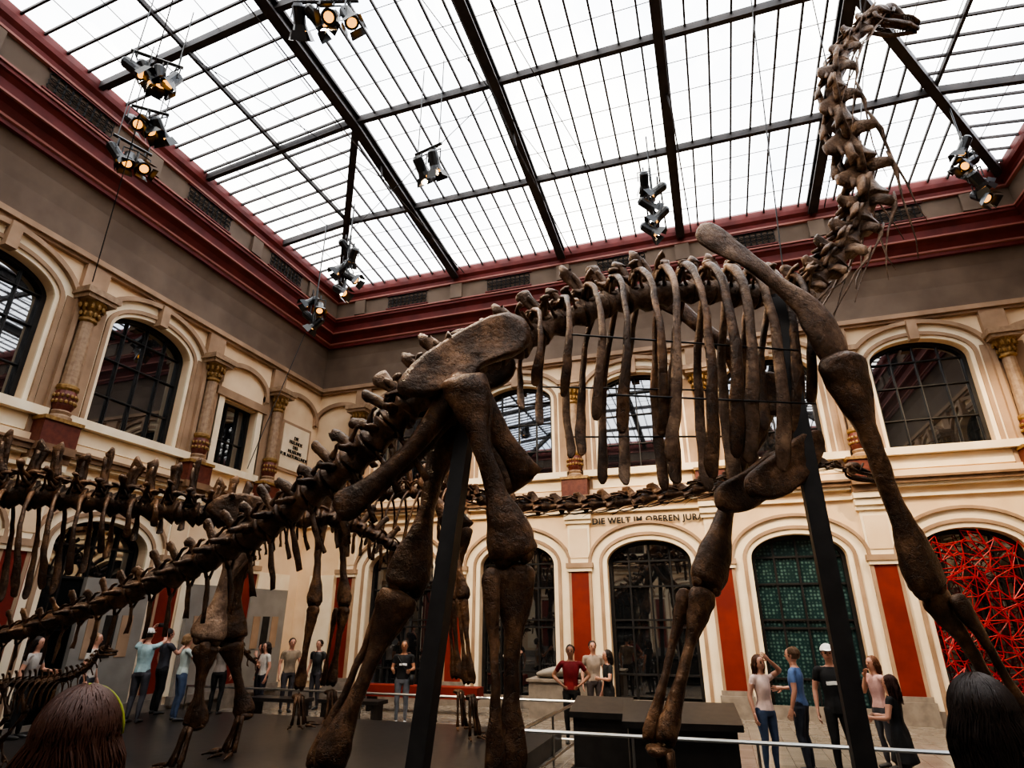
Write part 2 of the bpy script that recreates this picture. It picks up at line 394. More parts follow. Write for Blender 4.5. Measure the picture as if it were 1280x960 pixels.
while x<gx1-.1:
    e=ey(x)
    for (a,b) in ((gy0,gy0+e),(gy1-e,gy1)): bar((x,a),(x,b),.045,.07)
    if hx0<x<hx1: bar((x,hy0),(x,hy1),.045,.07)
    x+=.49375
y=gy0+.49
while y<gy1-.1:
    e=ex(y)
    for (a,b) in ((gx0,gx0+e),(gx1-e,gx1)): bar((a,y),(b,y),.045,.07)
    y+=.5
for y in [gy1-.85*k for k in range(1,8)]:
    e=ex(y);bar((gx0+e,y),(gx1-e,y),.010,.02)
for x in [gx0+.85*k for k in range(1,6)]:
    e=ey(x);bar((x,gy0+e),(x,gy1-e),.010,.02);x=gx1-(x-gx0);bar((x,gy0+e),(x,gy1-e),.010,.02)
for y in [hy1-.85*k for k in range(1,12)]: bar((hx0,y),(hx1,y),.010,.02)
for x in xr:
    sk.tube((x+.35,gy1,13.95),(x+.1,11.5,13.8),.018);sk.tube((x+.1,11.5,13.8),(x+.05,2.5,13.8),.018);sk.tube((x+.1,11.5,13.8),(x,11.5,14.5),.025)
sk.obj('skylight_frame',[M_beam])

def text(body,loc,rot,size,name,m=M_letter,parent=None,off=0):
    c=bpy.data.curves.new(name,'FONT');c.body=body;c.size=size;c.extrude=.01;c.offset=off;c.align_x='CENTER';c.align_y='CENTER';c.materials.append(m)
    o=bpy.data.objects.new(name,c);o.location=loc;o.rotation_euler=rot;col.objects.link(o)
    if parent:o.parent=parent
    return o
text('DIE WELT IM OBEREN JURA',(-1.72,17.93,5.04),(math.pi/2,0,0),.24,'wall_lettering',off=.008).data.space_character=1.1
pl=empty('memorial_plaque')
pb=MB();P=frames['left'];wbox(pb,P,16.0,17.6,7.0,8.75,0,.06,0);wbox(pb,P,16.1,17.5,7.1,8.65,.06,.08,1)
pb.obj('slab',[M_tan,M_cream2],parent=pl)
text('DIE\nFREUNDE\nDES\nMUSEUMS\nFUR NATURKUNDE',(X0+.1,16.8,7.9),(math.pi/2,0,math.pi/2),.165,'inscription',parent=pl)

# ================================================================= BONES
R_=random.Random(11)
def T_dorsal(h=1.0,tw=.8,sw=.24,n=7,lean=-.15):
    t=MB();j=lambda a:R_.uniform(-a,a)
    t.sweep([(-.46,0,0,.40,.42),(-.36,0,0,.38,.40),(0,0,0,.24,.26),(.36,0,0,.38,.40),(.5,0,0,.3,.32)],n=12,sub=2)
    l2=lean+j(.12)
    t.sweep([(0,0,.2,.34,.26),(0,0,.45,.26,.18),(l2*.5,0,.7,sw*1.0,.08),(l2,j(.04),.45+h*.72,sw*.85,.055),(l2*1.3,j(.06),.45+h,sw*1.15,.12),(l2*1.3+j(.08),j(.06),.53+h,sw*.7,.07)],up=(0,1,0),n=8,sub=2,wob=.14)
    for s in(1,-1):
        t.sweep([(-.02,s*.1,.5,.03,.2),(lean*.6,s*.1,.75+h*.2,.03,.14),(lean*1.1,s*.1,.4+h*.9,.03,.08)],up=(1,0,0),n=6,sub=2)
        t.sweep([(0,s*.12,.42,.22,.12),(0,s*.4,.55,.15,.08),(-.03+j(.06),s*tw*.8,.68+j(.06),.1,.07),(-.03+j(.1),s*tw,.74+j(.08),.17,.09)],n=7,sub=2)
        t.sweep([(.05,s*.15,.5,.1,.1),(.35,s*.19,.6,.08,.05),(.56,s*.2,.62,.13,.05)],n=6,sub=2)
        t.sweep([(-.05,s*.12,.55,.1,.1),(-.4,s*.15,.64,.09,.06),(-.6,s*.15,.64,.12,.06)],n=6,sub=2)
        t.sweep([(.25,s*.25,.15,.07,.07),(.12,s*.5,.35,.05,.05),(.02,s*.7,.62,.05,.05)],n=6,sub=2)
        t.sweep([(-.25,s*.2,.2,.06,.06),(-.1,s*.45,.45,.04,.04)],n=5,sub=1)
    t.rough(((2.5,.06),(6,.045)));return t
def T_cerv(rib=1.6,n=7):
    t=MB();j=lambda a:R_.uniform(-a,a)
    t.sweep([(-.52,0,0,.32,.32),(-.42,0,0,.30,.30),(-.1,0,.02,.13,.16),(.3,0,0,.18,.20),(.46,0,0,.24,.22),(.58,0,0,.1,.1)],n=10,sub=2,wob=.07)
    t.sweep([(.1,0,.08,.34,.10),(-.02,0,.35,.28,.06),(-.1,0,.58,.22,.05),(-.14+j(.05),0,.74,.16,.09)],up=(0,1,0),n=8,sub=2)
    for s in(1,-1):
        t.sweep([(.1,s*.1,.2,.12,.08),(.35,s*.26,.34,.09,.05),(.66,s*.3,.38,.14,.05)],n=7,sub=2)
        t.sweep([(-.1,s*.1,.3,.12,.08),(-.4,s*.26,.46,.10,.06),(-.7,s*.27,.44,.14,.05)],n=7,sub=2)
        t.sweep([(-.1,s*.05,.45,.05,.08),(-.4,s*.2,.58,.04,.04)],n=6,sub=1)
        t.sweep([(.2,s*.12,.05,.20,.05),(.18,s*.36,-.1,.15,.045),(.12,s*.44,-.32,.08,.05)],n=7,sub=2)
        t.sweep([(.5,s*.40,-.30,.02,.02),(.15,s*.44,-.34,.08,.05),(-.3,s*.42,-.38,.04,.03),(-rib*.6,s*(.38+j(.06)),-.44+j(.08),.02,.02),(-rib,s*(.35+j(.1)),-.5+j(.15),.01,.01)],n=5,sub=2)
    t.rough(((2.5,.05),(7,.04)));return t
def T_caud(h=.9,tw=.6,chev=1.0):
    t=MB();j=lambda a:R_.uniform(-a,a)
    t.sweep([(-.45,0,0,.44,.44),(-.36,0,0,.44,.44),(0,0,0,.31,.31),(.36,0,0,.44,.44),(.45,0,0,.38,.38)],n=12,sub=2)
    t.sweep([(0,0,.25,.26,.18),(-.15,0,.5,.22,.08),(-.3,j(.04),.3+h*.8,.19,.06),(-.42+j(.06),j(.05),.3+h,.22,.11),(-.46,0,.38+h,.14,.07)],up=(0,1,0),n=8,sub=2)
    for s in(1,-1):
        if tw>.05:t.sweep([(0,s*.3,.05,.2,.14),(-.06,s*(.3+tw*.5),.05,.13,.08),(-.15,s*(.35+tw),.0,.12,.07)],n=7,sub=2)
        t.sweep([(.05,s*.1,.45,.09,.09),(.35,s*.14,.56,.07,.05),(.6,s*.14,.6,.09,.05)],n=6,sub=2)
    if chev>.05:
        for s in(1,-1): t.sweep([(-.5,s*.17,-.36,.05,.05),(-.6,s*.05,-.6,.07,.05)],n=5,sub=1)
        t.sweep([(-.6,0,-.55,.08,.06),(-.72,0,-.6-chev*.5,.11,.05),(-.9,j(.05),-.6-chev,.14,.04)],up=(0,1,0),n=7,sub=2)
    t.rough(((2.5,.05),(6,.04)));return t
def crs(pts,k=12):
    P=np.array(pts,float);Q=np.vstack([2*P[0]-P[1],P,2*P[-1]-P[-2]]);o=[]
    for i in range(1,len(Q)-2):
        for j in range(k):
            t=j/k;a,b,c,d=Q[i-1],Q[i],Q[i+1],Q[i+2];o.append(.5*((2*b)+(-a+c)*t+(2*a-5*b+4*c-d)*t*t+(-a+3*b-3*c+d)*t**3))
    o.append(P[-1]);return np.array(o)
def chain(mb,pts,T,gap=1.0,up=(0,0,1),m=0,jit=.1):
    C=crs(pts);d=np.r_[0,np.cumsum(np.linalg.norm(np.diff(C[:,:3],axis=0),axis=1))];tot=d[-1];s=0;i=0;res=[]
    while s<tot:
        q=[np.interp(s,d,C[:,k]) for k in range(5)];L=q[3];s1=min(s+L*.5,tot)
        c=V([np.interp(s1,d,C[:,k]) for k in range(3)]);a=V([np.interp(max(0,s1-.15),d,C[:,k]) for k in range(3)]);b=V([np.interp(min(tot,s1+.15),d,C[:,k]) for k in range(3)])
        t=(b-a).normalized();u=V(up);y=u.cross(t)
        y.normalize();z=t.cross(y)
        S=q[4]*(1+random.uniform(-jit,jit))
        r=random.uniform(-.08,.08);y2=(y+z*r).normalized();z=t.cross(y2);y=y2
        Mx=Matrix(((t.x*L,y.x*S,z.x*S,c.x),(t.y*L,y.y*S,z.y*S,c.y),(t.z*L,y.z*S,z.z*S,c.z),(0,0,0,1)))
        tt=T[i%len(T)] if isinstance(T,list) else T
        mb.add(tt,Mx,m);res.append((c,t,y,z,S));s+=L*gap;i+=1
    return res
def bone(mb,p,q,r,up=(0,1,0),flat=.8,e0=1.5,e1=1.5,m=0,bow=0,n=16):
    p=V(p);q=V(q);d=q-p;L=d.length
    prof=[(0,.45*e0,.55),(.02,.85*e0,.85),(.07,1.0*e0,.95),(.14,.88*e0,.88),(.22,.72*e0,.82),(.34,.72,.75),(.5,.62,.68),(.66,.68,.72),(.78,.76*e1,.8),(.88,.98*e1,.95),(.955,1.0*e1,1.05),(.985,.86*e1,.9),(1,.5*e1,.55)]
    side=d.normalized().cross(V(up)).normalized()
    pts=[]
    for t,a,b in prof:
        c=p+d*t+side*bow*L*math.sin(math.pi*t)
        pts.append((*c,a*r,b*r*(flat+(1-flat)*0.3)))
    mb.sweep(pts,up=up,n=n,sub=3,m=m,wob=.05)
    dn=d.normalized()
    for s in(-1,1):
        mb.ball(q+side*s*r*e1*.48-dn*r*.2,(r*.55,r*.55,r*.62),10,m)
    pr=[]
    for t,a in((.1,.8*e0),(.2,.72*e0),(.32,.7),(.42,.45)):
        c=p+d*t+side*r*a;pr.append((*c,r*.22,r*.3))
    mb.sweep(pr,up=up,n=8,sub=2,m=m)
def foot(mb,a,g,fw,size,toes=5,claw=.16,m=0,col_=False):
    a=V(a);fw=V(fw).normalized();sd=V((-fw.y,fw.x,0))
    for i in range(toes):
        an=(i-(toes-1)/2)/(toes-1)*2
        th=an*1.15
        dirv=(fw*math.cos(th)+sd*math.sin(th))
        top=a+dirv*size*.32;bot=V((a.x,a.y,g))+dirv*size*(.45 if col_ else .75)+V((0,0,size*.22))
        mb.sweep([(*top,size*.13,size*.13),(*((top+bot)/2),size*.08,size*.08),(*bot,size*.12,size*.12)],n=8,sub=2,m=m)
        e1=bot+dirv*size*.28-V((0,0,size*.06));mb.ball(e1,(size*.12,size*.12,size*.1),8,m)
        e2=e1+dirv*(size*.15+claw);e2.z=g+.03
        mb.sweep([(*e1,size*.1,size*.1),(*((e1+e2)/2+V((0,0,.03*size))),size*.08,size*.07),(*e2,.012,.012)],n=7,sub=2,m=m)
    mb.ball(a,(size*.4,size*.4,size*.2),10,m)
def ribpair(mb,c,fw,y,L,out,w,m=0,drift=-.1,sides=(1,-1),fl=.42):
    for s in sides:
        pts=[];L2=L*random.uniform(.93,1.06);dd=drift+random.uniform(-.05,.05)
        for t,o,wa,wb in((.02,.10,.9,1.2),(-.01,.35,1,1),(.06,.64,.8,1.1),(.20,.86,.75,.9),(.42,1,.85,.7),(.68,.99,1.1,.55),(.88,.90,1.3,.45),(.97,.84,1.15,.4),(1,.82,.5,.3)):
            p=c+y*s*o*out-V((0,0,1))*t*L2+fw*dd*t*L2
            pts.append((*p,w*wa,w*wb*fl*1.6))
        mb.sweep(pts,up=tuple(y*s),n=8,sub=3,m=m,wob=.06)

# ---------------- Brachiosaurus
br=MB()
C0=V((-2.67,6.03,0));Dv=V((.864,.503,0)).normalized();Nv=V((-.503,.864,0)).normalized()
def Bp(s,l,z): return C0+Dv*s+Nv*l+V((0,0,z))
zc=-.28
trunk=[(-.6,4.77),(-.12,5.2),(.78,5.80),(1.33,6.16),(2.03,6.52),(3.13,6.84),(4.15,6.90),(5.0,6.93)]
pts=[(*Bp(s,0,z+zc),.34,.46) for s,z in trunk]
vs=chain(br,pts,[T_dorsal(.75,.8,.3),T_dorsal(.6,.75,.26),T_dorsal(.85,.85,.28)],gap=1.0,m=1)
nk=[(*Bp(5.0,0,6.70),.42,.5),(2.31,8.87,7.36,.55,.62),(2.86,9.17,8.15,.66,.70),(3.14,9.29,8.98,.72,.70),(3.07,9.20,9.65,.74,.66),(2.99,9.12,10.35,.74,.61),(3.06,9.10,11.14,.70,.53),(3.42,9.28,11.95,.62,.44),(3.86,9.5,12.62,.5,.35),(4.02,9.58,12.82,.4,.30)]
chain(br,nk,[T_cerv(2.4),T_cerv(2.0),T_cerv(2.2)],gap=.98,up=(-.864,-.503,.12),m=1)
tail=[(-12.5,6.0,1.5,.24,.12),(-10,6.0,1.95,.27,.2),(-8.2,5.9,2.25,.28,.25),(-6.3,5.8,2.75,.29,.33),(-4.85,5.7,3.3,.30,.40),(-3.75,5.68,3.98,.31,.46),(*Bp(-.62,0,4.5),.32,.48)]
chain(br,tail,[T_caud(.75,.5,1.2),T_caud(.6,.5,1.0),T_caud(.85,.45,1.3)],gap=1.0,m=2)
Ls=[1.1,1.5,1.95,2.3,2.55,2.75,2.9,2.95,2.95,2.85,2.6,2.2]
Os=[.64,.70,.76,.80,.82,.82,.80,.77,.72,.66,.60,.52];Ws=[.042,.045,.049,.054,.058,.063,.069,.076,.084,.086,.078,.066]
for i,L in enumerate(Ls):
    s=.92+i*.35;z=np.interp(s,[a for a,b in trunk],[b for a,b in trunk])-.02
    ribpair(br,Bp(s,0,z),Dv,Nv,L,Os[i],Ws[i],m=(1 if i in(2,5,8,9) else 0),drift=-.04-.008*i)
for l in(-.82,.82):
    for zz,s0,s1 in((5.3,1.2,4.2),(4.6,1.6,4.3)):
        br.tube(Bp(s0,l,zz),Bp(s1,l*.85,zz+.15),.012,m=3)
for s_ in(-1,1):
    def fil(x,y,d,s_=s_): return Bp(x,s_*(.42+.10*math.sin(x*3)+(y-5)*-.08)+d,y)
    br.plate([(-.66,4.60),(-.64,4.86),(-.40,5.12),(-.08,5.38),(.22,5.56),(.52,5.68),(.76,5.60),(.82,5.38),(.66,5.16),(.42,5.04),(.24,4.94),(.1,4.78),(-.1,4.72),(-.3,4.60)],fil,.085,m=0)
    br.sweep([(*Bp(.1,s_*.42,4.85),.16,.12),(*Bp(.35,s_*.38,4.4),.14,.07),(*Bp(.6,s_*.3,4.05),.13,.05),(*Bp(.82,s_*.2,3.75),.22,.05)],up=tuple(Nv),n=10,m=0)
    br.sweep([(*Bp(-.1,s_*.34,4.62),.15,.1),(*Bp(-.4,s_*.22,4.12),.10,.06),(*Bp(-.75,s_*.12,3.74),.10,.05),(*Bp(-1.12,s_*.08,3.44),.16,.05),(*Bp(-1.22,s_*.08,3.37),.09,.03)],up=tuple(Nv),n=10,m=2)
up=tuple(Nv)
bone(br,Bp(0,-.60,4.78),Bp(.6,-.55,2.86),.17,up,e0=1.6,e1=1.5)
br.ball(Bp(0,-.42,4.74),.17,10,0)
bone(br,Bp(.60,-.50,2.84),Bp(.54,-.50,1.0),.125,up,e0=1.8,e1=1.3)
bone(br,Bp(.34,-.64,2.76),Bp(.40,-.66,1.0),.07,up,e0=1.3,e1=1.3)
foot(br,Bp(.52,-.56,.92),.3,Dv,.42)
bone(br,Bp(0,.60,4.70),Bp(-.42,.55,2.62),.17,up,e0=1.6,e1=1.5)
br.ball(Bp(0,.42,4.68),.17,10,0)
bone(br,Bp(-.48,.5,2.6),Bp(-1.08,.5,.95),.125,up,e0=1.8,e1=1.3)
bone(br,Bp(-.64,.64,2.5),Bp(-1.22,.64,.95),.065,up,e0=1.3,e1=1.3)
foot(br,Bp(-1.12,.55,.85),.3,Dv,.42)
for s_ in(-1,1):
    l=s_*.80
    br.sweep([(*Bp(3.02,s_*.74,7.06),.12,.03),(*Bp(3.14,s_*.76,7.0),.22,.04),(*Bp(3.35,s_*.78,6.86),.21,.04),(*Bp(3.7,s_*.80,6.60),.15,.05),(*Bp(4.05,l,6.32),.13,.06),(*Bp(4.36,l,6.04),.19,.08),(*Bp(4.52,l,5.75),.26,.09),(*Bp(4.66,l*.95,5.45),.24,.09),(*Bp(4.80,l*.85,5.2),.12,.05)],up=up,n=14,m=(0 if s_>0 else 1))
    br.plate([(4.6,5.75),(4.85,5.7),(5.05,5.45),(5.0,5.15),(4.75,5.05),(4.55,5.3)],lambda x,y,d,s_=s_:Bp(x,s_*(.6-.6*(x-4.8))+d,y),.06)
def stern(sh,l):
    br.plate([(3.3+sh,3.66),(3.45+sh,3.58),(3.75+sh,3.62),(4.05+sh,3.78),(4.3+sh,4.02),(4.45+sh,4.3),(4.42+sh,4.48),(4.18+sh,4.42),(3.88+sh,4.22),(3.55+sh,4.02),(3.32+sh,3.86)],lambda x,y,d:Bp(x,l+d,y),.075)
stern(.02,-.5);stern(.15,.4)
bone(br,Bp(4.68,-.80,5.40),Bp(5.38,-.62,2.6),.17,up,e0=2.1,e1=1.45)
bone(br,Bp(5.45,-.56,2.62),Bp(6.25,-.54,1.1),.115,up,e0=1.7,e1=1.2)
bone(br,Bp(5.62,-.70,2.55),Bp(6.36,-.68,1.1),.08,up,e0=1.4,e1=1.3)
foot(br,Bp(6.32,-.6,1.0),.3,Dv,.4,claw=.08,col_=True)
bone(br,Bp(4.6,.80,5.35),Bp(3.3,.62,2.68),.16,up,e0=2.0,e1=1.45)
bone(br,Bp(3.24,.56,2.66),Bp(2.55,.54,1.05),.105,up,e0=1.7,e1=1.2)
bone(br,Bp(3.05,.68,2.66),Bp(2.42,.66,1.05),.075,up,e0=1.4,e1=1.3)
foot(br,Bp(2.5,.6,.95),.3,Dv,.38,claw=.08,col_=True)
def skull(mb,o,fw,up,L,m=0,arch=True):
    fw=V(fw).normalized();y=V(up).cross(fw).normalized();z=fw.cross(y)
    def q(a,b,c): return o+fw*a*L+y*b*L+z*c*L
    t=lambda pts,n=7: mb.sweep([(*q(a,b,c),r1*L,r2*L) for a,b,c,r1,r2 in pts],up=tuple(z),n=n,sub=3,m=m)
    t([(-.02,0,0,.13,.12),(.12,0,.06,.2,.18),(.3,0,.12,.19,.16),(.42,0,.1,.1,.08)],10)
    t([(.3,0,-.02,.17,.05),(.55,0,-.03,.16,.05),(.8,0,-.04,.17,.07),(.97,0,-.06,.13,.08),(1.02,0,-.07,.06,.04)],10)
    for s in(-1,1):
        t([(.12,s*.17,.12,.03,.05),(.2,s*.2,.0,.04,.04),(.35,s*.2,-.05,.04,.03)])
        t([(.4,s*.17,-.02,.03,.03),(.44,s*.15,.12,.03,.03),(.46,s*.08,.26,.035,.03)])
        t([(.05,s*.16,-.05,.03,.05),(.1,s*.17,-.2,.04,.05),(.4,s*.16,-.24,.03,.06),(.75,s*.12,-.22,.03,.06),(.98,s*.03,-.19,.04,.06)])
        for k in range(7):
            a=.62+.05*k;b=s*(.15-.012*k*k*.25)
            t([(a,b,-.08,.018,.018),(a+.01,b,-.17,.008,.008)],5)
    if arch:
        t([(.36,0,.2,.12,.09),(.42,0,.36,.11,.09),(.52,0,.38,.09,.09),(.62,0,.24,.08,.08),(.72,0,.02,.09,.06)])
    else: t([(.4,0,.1,.12,.05),(.7,0,.04,.1,.04)])
skull(br,V((3.98,9.56,12.90)),(.9,.30,-.15),(-.1,-.05,1),.9,m=0)
br.rough(((2.2,.025),(7,.014)))
bro=br.obj('brachiosaurus_skeleton',[M_bone,M_bone2,M_bone3,M_iron],smooth=True)
sp=empty('skeleton_support_posts')
for nm,a,c,w in(('post_rear',(-2.78,5.55,.32),(-2.50,6.0,4.5),.17),('post_front',(1.22,7.74,.32),(1.20,7.74,6.3),.2)):
    b=MB();b.beam(a,c,w,w,up=(0,1,0));b.box((a[0],a[1],.33),(.5,.5,.05));b.tube(c,(c[0],c[1],c[2]+.06),.08)
    b.obj(nm,M_iron,parent=sp)

# ---------------- Diplodocus-like skeleton behind
dp=MB()
dn=[(-5.0,12,4.85,.42,.38),(-3.92,12,4.54,.5,.38),(-1.89,12,4.48,.52,.36),(.29,12,4.69,.48,.32),(1.5,12,4.9,.4,.25),(2.2,12,4.95,.3,.19),(2.45,12,4.9,.22,.14)]
chain(dp,dn,[T_cerv(1.0),T_cerv(.8)],gap=.98)
dt=[(-8.9,12,4.75,.3,.36),(-7.9,12,4.9,.3,.38),(-6.5,12,5.0,.3,.38),(-5.0,12,4.85,.3,.36)]
chain(dp,dt,[T_dorsal(1.1,.7,.22),T_dorsal(1.0,.75,.2)])
dtl=[(-12.6,15.6,1.0,.35,.08),(-12.6,14.6,1.6,.35,.14),(-12.2,13.5,2.7,.3,.24),(-11.0,12.5,3.9,.28,.32),(-9.9,12.1,4.5,.28,.36),(-8.9,12,4.75,.3,.36)]
chain(dp,dtl,[T_caud(.9,.4,1.0)])
for i in range(9):
    s=-7.9+i*.32;ribpair(dp,V((s,12,4.95)),V((1,0,0)),V((0,1,0)),[.9,1.1,1.3,1.5,1.6,1.7,1.7,1.5,1.2][i],.5,.035)
U=(0,1,0)
for s_ in(-1,1):
    y=12+.42*s_
    dp.plate([(-8.9,4.5),(-8.75,4.9),(-8.4,5.12),(-8.0,5.1),(-7.8,4.85),(-8.1,4.6),(-8.4,4.45)],lambda a,b,d,s_=s_:(a,12+.3*s_+d,b),.05)
    bone(dp,(-8.35,y,4.5),(-8.15+.1*s_,y,2.6),.12,U);bone(dp,(-8.15+.1*s_,y,2.6),(-8.3+.1*s_,y,1.0),.09,U,e0=1.6)
    bone(dp,(-8.3+.1*s_,y-.1*s_,2.55),(-8.42+.1*s_,y-.1*s_,1.0),.05,U)
    foot(dp,(-8.3+.1*s_,y,.85),.3,(1,0,0),.3)
    dp.sweep([(-5.9,12+.42*s_,5.2,.14,.04),(-5.5,12+.48*s_,4.7,.1,.05),(-5.15,12+.5*s_,4.2,.2,.06)],up=U)
    xk=-4.6 if s_<0 else -5.2
    bone(dp,(-5.1,y,4.2),(xk-.2,y,2.7),.1,U);bone(dp,(xk-.2,y,2.7),(xk,y,1.2),.07,U);bone(dp,(xk-.3,y,2.7),(xk-.1,y,1.2),.055,U)
    foot(dp,(xk,y,.95),.3,(1,0,0),.26)
skull(dp,V((2.5,12,4.88)),(1,0,-.35),(0,0,1),.55,arch=False)
dp.rough(((3,.02),(9,.01)))
dp.obj('diplodocus_skeleton',[M_bone3],smooth=True)

# ---------------- tall spined sauropod at left (faces left, tail to the right)
dc=MB()
fwd=V((-.74,-.67,0)).normalized();lat=V((-.67,.74,0)).normalized()
TD=[T_dorsal(1.15,.95,.26,lean=.15),T_dorsal(.95,1.0,.3,lean=-.1),T_dorsal(1.3,.85,.22,lean=.25),T_dorsal(1.05,.9,.28,lean=.05)]
t1=[(-5.2,10.2,3.35,.26,.2),(-6.3,9.5,3.95,.28,.36),(-7.2,8.8,3.95,.30,.44),(-7.7,8.35,3.9,.31,.46)]
chain(dc,t1,[T_caud(1.1,.6,.8),T_caud(1.0,.7,.9)])
t2=[(-7.7,8.35,3.9,.31,.48),(-8.7,7.55,4.0,.33,.50),(-9.8,6.65,4.1,.34,.52),(-10.7,5.9,4.1,.34,.5),(-11.4,5.1,3.9,.33,.44)]
chain(dc,t2,TD,jit=.14)
t3=[(-11.4,5.1,3.9,.34,.4),(-11.9,4.0,3.4,.36,.32),(-12.0,2.6,2.9,.34,.24),(-11.9,1.6,2.8,.3,.18)]
chain(dc,t3,[T_cerv(.8)])
skull(dc,V((-11.9,1.5,2.8)),(0,-1,-.4),(0,0,1),.5,arch=False)
for i in range(10):
    c=V((-8.4,7.8,4.1))+fwd*i*.34;ribpair(dc,c,fwd,lat,[.35,.45,.6,.9,1.2,1.5,1.6,1.6,1.4,1.2][i],.5,.04)
for s_ in(-1,1):
    o=V((-7.65,8.45,0))+lat*s_*.42
    L_=tuple(lat)
    dc.plate([(-.6,3.8),(-.5,4.1),(-.1,4.3),(.4,4.25),(.6,4.0),(.3,3.8),(0,3.65),(-.3,3.65)],lambda a,b,d,s_=s_:V((-7.65,8.45,b))+fwd*a+lat*(s_*.3+d),.05)
    dr_=.05 if s_<0 else -.3
    kn=o+fwd*(.2+dr_)+V((0,0,2.0));an=o+fwd*(.1+dr_*2)+V((0,0,.85))
    bone(dc,o+V((0,0,3.6)),kn,.17,L_,e0=1.6,e1=1.5,m=1 if s_<0 else 0);bone(dc,kn-V((0,0,.05)),an,.11,L_,e0=1.7,m=0);bone(dc,kn+lat*.1*s_,an+lat*.1*s_,.055,L_)
    foot(dc,an,.3,fwd,.34)
    o2=V((-10.9,5.65,0))+lat*s_*.5
    dc.sweep([(*(o2-fwd*.5+V((0,0,4.2))),.14,.04),(*(o2+V((0,0,3.6))),.1,.05),(*(o2+fwd*.2+V((0,0,3.2))),.2,.06)],up=L_)
    bone(dc,o2+V((0,0,3.2)),o2+V((0,0,2.0)),.11,L_);bone(dc,o2+V((0,0,2.0)),o2+V((0,0,.9)),.08,L_);foot(dc,o2+V((0,0,.85)),.3,fwd,.28)
dc.rough(((3,.02),(9,.012)))
dc.obj('dicraeosaurus_skeleton',[M_bone3,M_bone2],smooth=True)

# ---------------- small ornithopod
orn=MB()
f=V((1,.15,0)).normalized();l=V((-.15,1,0)).normalized()
def O(a,b,z):return V((-9.9,7.2,0))+f*a+l*b+V((0,0,z))
chain(orn,[(*O(-1.9,0,1.15),.16,.05),(*O(-1.2,0,1.25),.13,.1),(*O(-.5,0,1.4),.11,.13),(*O(.3,0,1.45),.11,.13),(*O(.8,0,1.6),.1,.1),(*O(1.0,0,1.85),.09,.08)],[T_caud(.9,.3,.9)])
for i in range(8): ribpair(orn,O(-.3+i*.11,0,1.45),f,l,.3+.1*math.sin(i/7*3.1),.16,.014)
skull(orn,O(1.0,0,1.88),f,(0,0,1),.28,arch=False)
for s_ in(-1,1):
    bone(orn,O(-.4,.13*s_,1.4),O(-.15,.14*s_,1.0),.04,tuple(l));bone(orn,O(-.15,.14*s_,1.0),O(-.45,.14*s_,.62),.03,tuple(l));bone(orn,O(-.45,.14*s_,.62),O(-.3,.14*s_,.38),.025,tuple(l));foot(orn,O(-.28,.14*s_,.38),.3,f,.1,3,.03)
    bone(orn,O(.5,.12*s_,1.35),O(.45,.13*s_,1.1),.02,tuple(l));bone(orn,O(.45,.13*s_,1.1),O(.62,.13*s_,.95),.016,tuple(l))
orn.obj('ornithopod_skeleton',[M_bone3],smooth=True)

# ================================================================= PLATFORMS, RAILS, DISPLAYS
def slab(name,outline,z1,m,z0=0,parent=None):
    b=MB();n=len(outline)
    b.face([(x,y,z1) for x,y in outline]);
    for i in range(n):
        a,c=outline[i],outline[(i+1)%n];b.face([(*a,z0),(*c,z0),(*c,z1),(*a,z1)])
    return b.obj(name,m,parent=parent)
slab('exhibit_platform',[(-13.0,4.2),(-3.2,4.2),(-3.2,12.9),(-13.0,12.9)],.295,M_plat)
slab('exhibit_platform',[(-3.19,4.2),(4.6,4.2),(4.6,9.35),(-3.19,9.35)],.295,M_plat)
rl=MB()
for p,q in(((-3.0,9.6),(5.2,9.75)),((-3.0,9.6),(-2.9,13.0)),((-2.9,13.1),(-12.8,13.15))):
    z=.78;rl.tube((*p,z),(*q,z),.028);rl.tube((*p,.12),(*q,.12),.02)
    n=int((V(q)-V(p)).length/1.6)
    for i in range(n+1):
        c=V(p).lerp(V(q),i/n);rl.tube((c.x,c.y,0),(c.x,c.y,z),.022)
rl.obj('barrier_railing',[M_chrome])
def console(name,c,w,d,h,rotz=0):
    b=MB();R=Matrix.Rotation(rotz,3,'Z')
    b.box((c[0],c[1],h*.45),(w*.9,d*.8,h*.9),0,R)
    P=[V((-w/2,-d/2,h*.82)),V((w/2,-d/2,h*.82)),V((w/2,d/2,h)),V((-w/2,d/2,h))]
    P=[R@p+V((c[0],c[1],0)) for p in P];Q=[p+V((0,0,.09)) for p in P]
    b.face(P);b.face(Q,1)
    for i in range(4): b.face([P[i],P[(i+1)%4],Q[(i+1)%4],Q[i]])
    b.box((c[0],c[1],.03),(w,d,.06),0,R)
    return b.obj(name,[M_iron,M_plat])
console('information_console',(-.75,10.5),1.7,.9,1.0,.1)
console('information_console',(-2.1,11.4),1.0,.7,.95,.0)
ft=empty('fossil_display_table')
b=MB();b.box((-3.9,16.6,.42),(1.9,.8,.84));b.box((-3.9,16.6,.87),(2.0,.9,.06));b.obj('plinth',M_plinth,parent=ft)
b=MB();b.sweep([(-4.7,16.6,.98,.18,.06),(-4.2,16.6,1.06,.3,.14),(-3.6,16.6,1.08,.32,.16),(-3.1,16.6,.98,.15,.07)],n=10,wob=.2);b.obj('fossil_slab',M_white,smooth=True,parent=ft)
b=MB();b.box((-7.9,16.3,.42),(3.4,.5,.10));b.box((-7.9,16.3,.56),(3.4,.46,.18))
for sx in(-1.5,0,1.5): b.box((-7.9+sx,16.3,.19),(.1,.4,.38),1)
b.obj('red_bench',[M_red,M_iron])
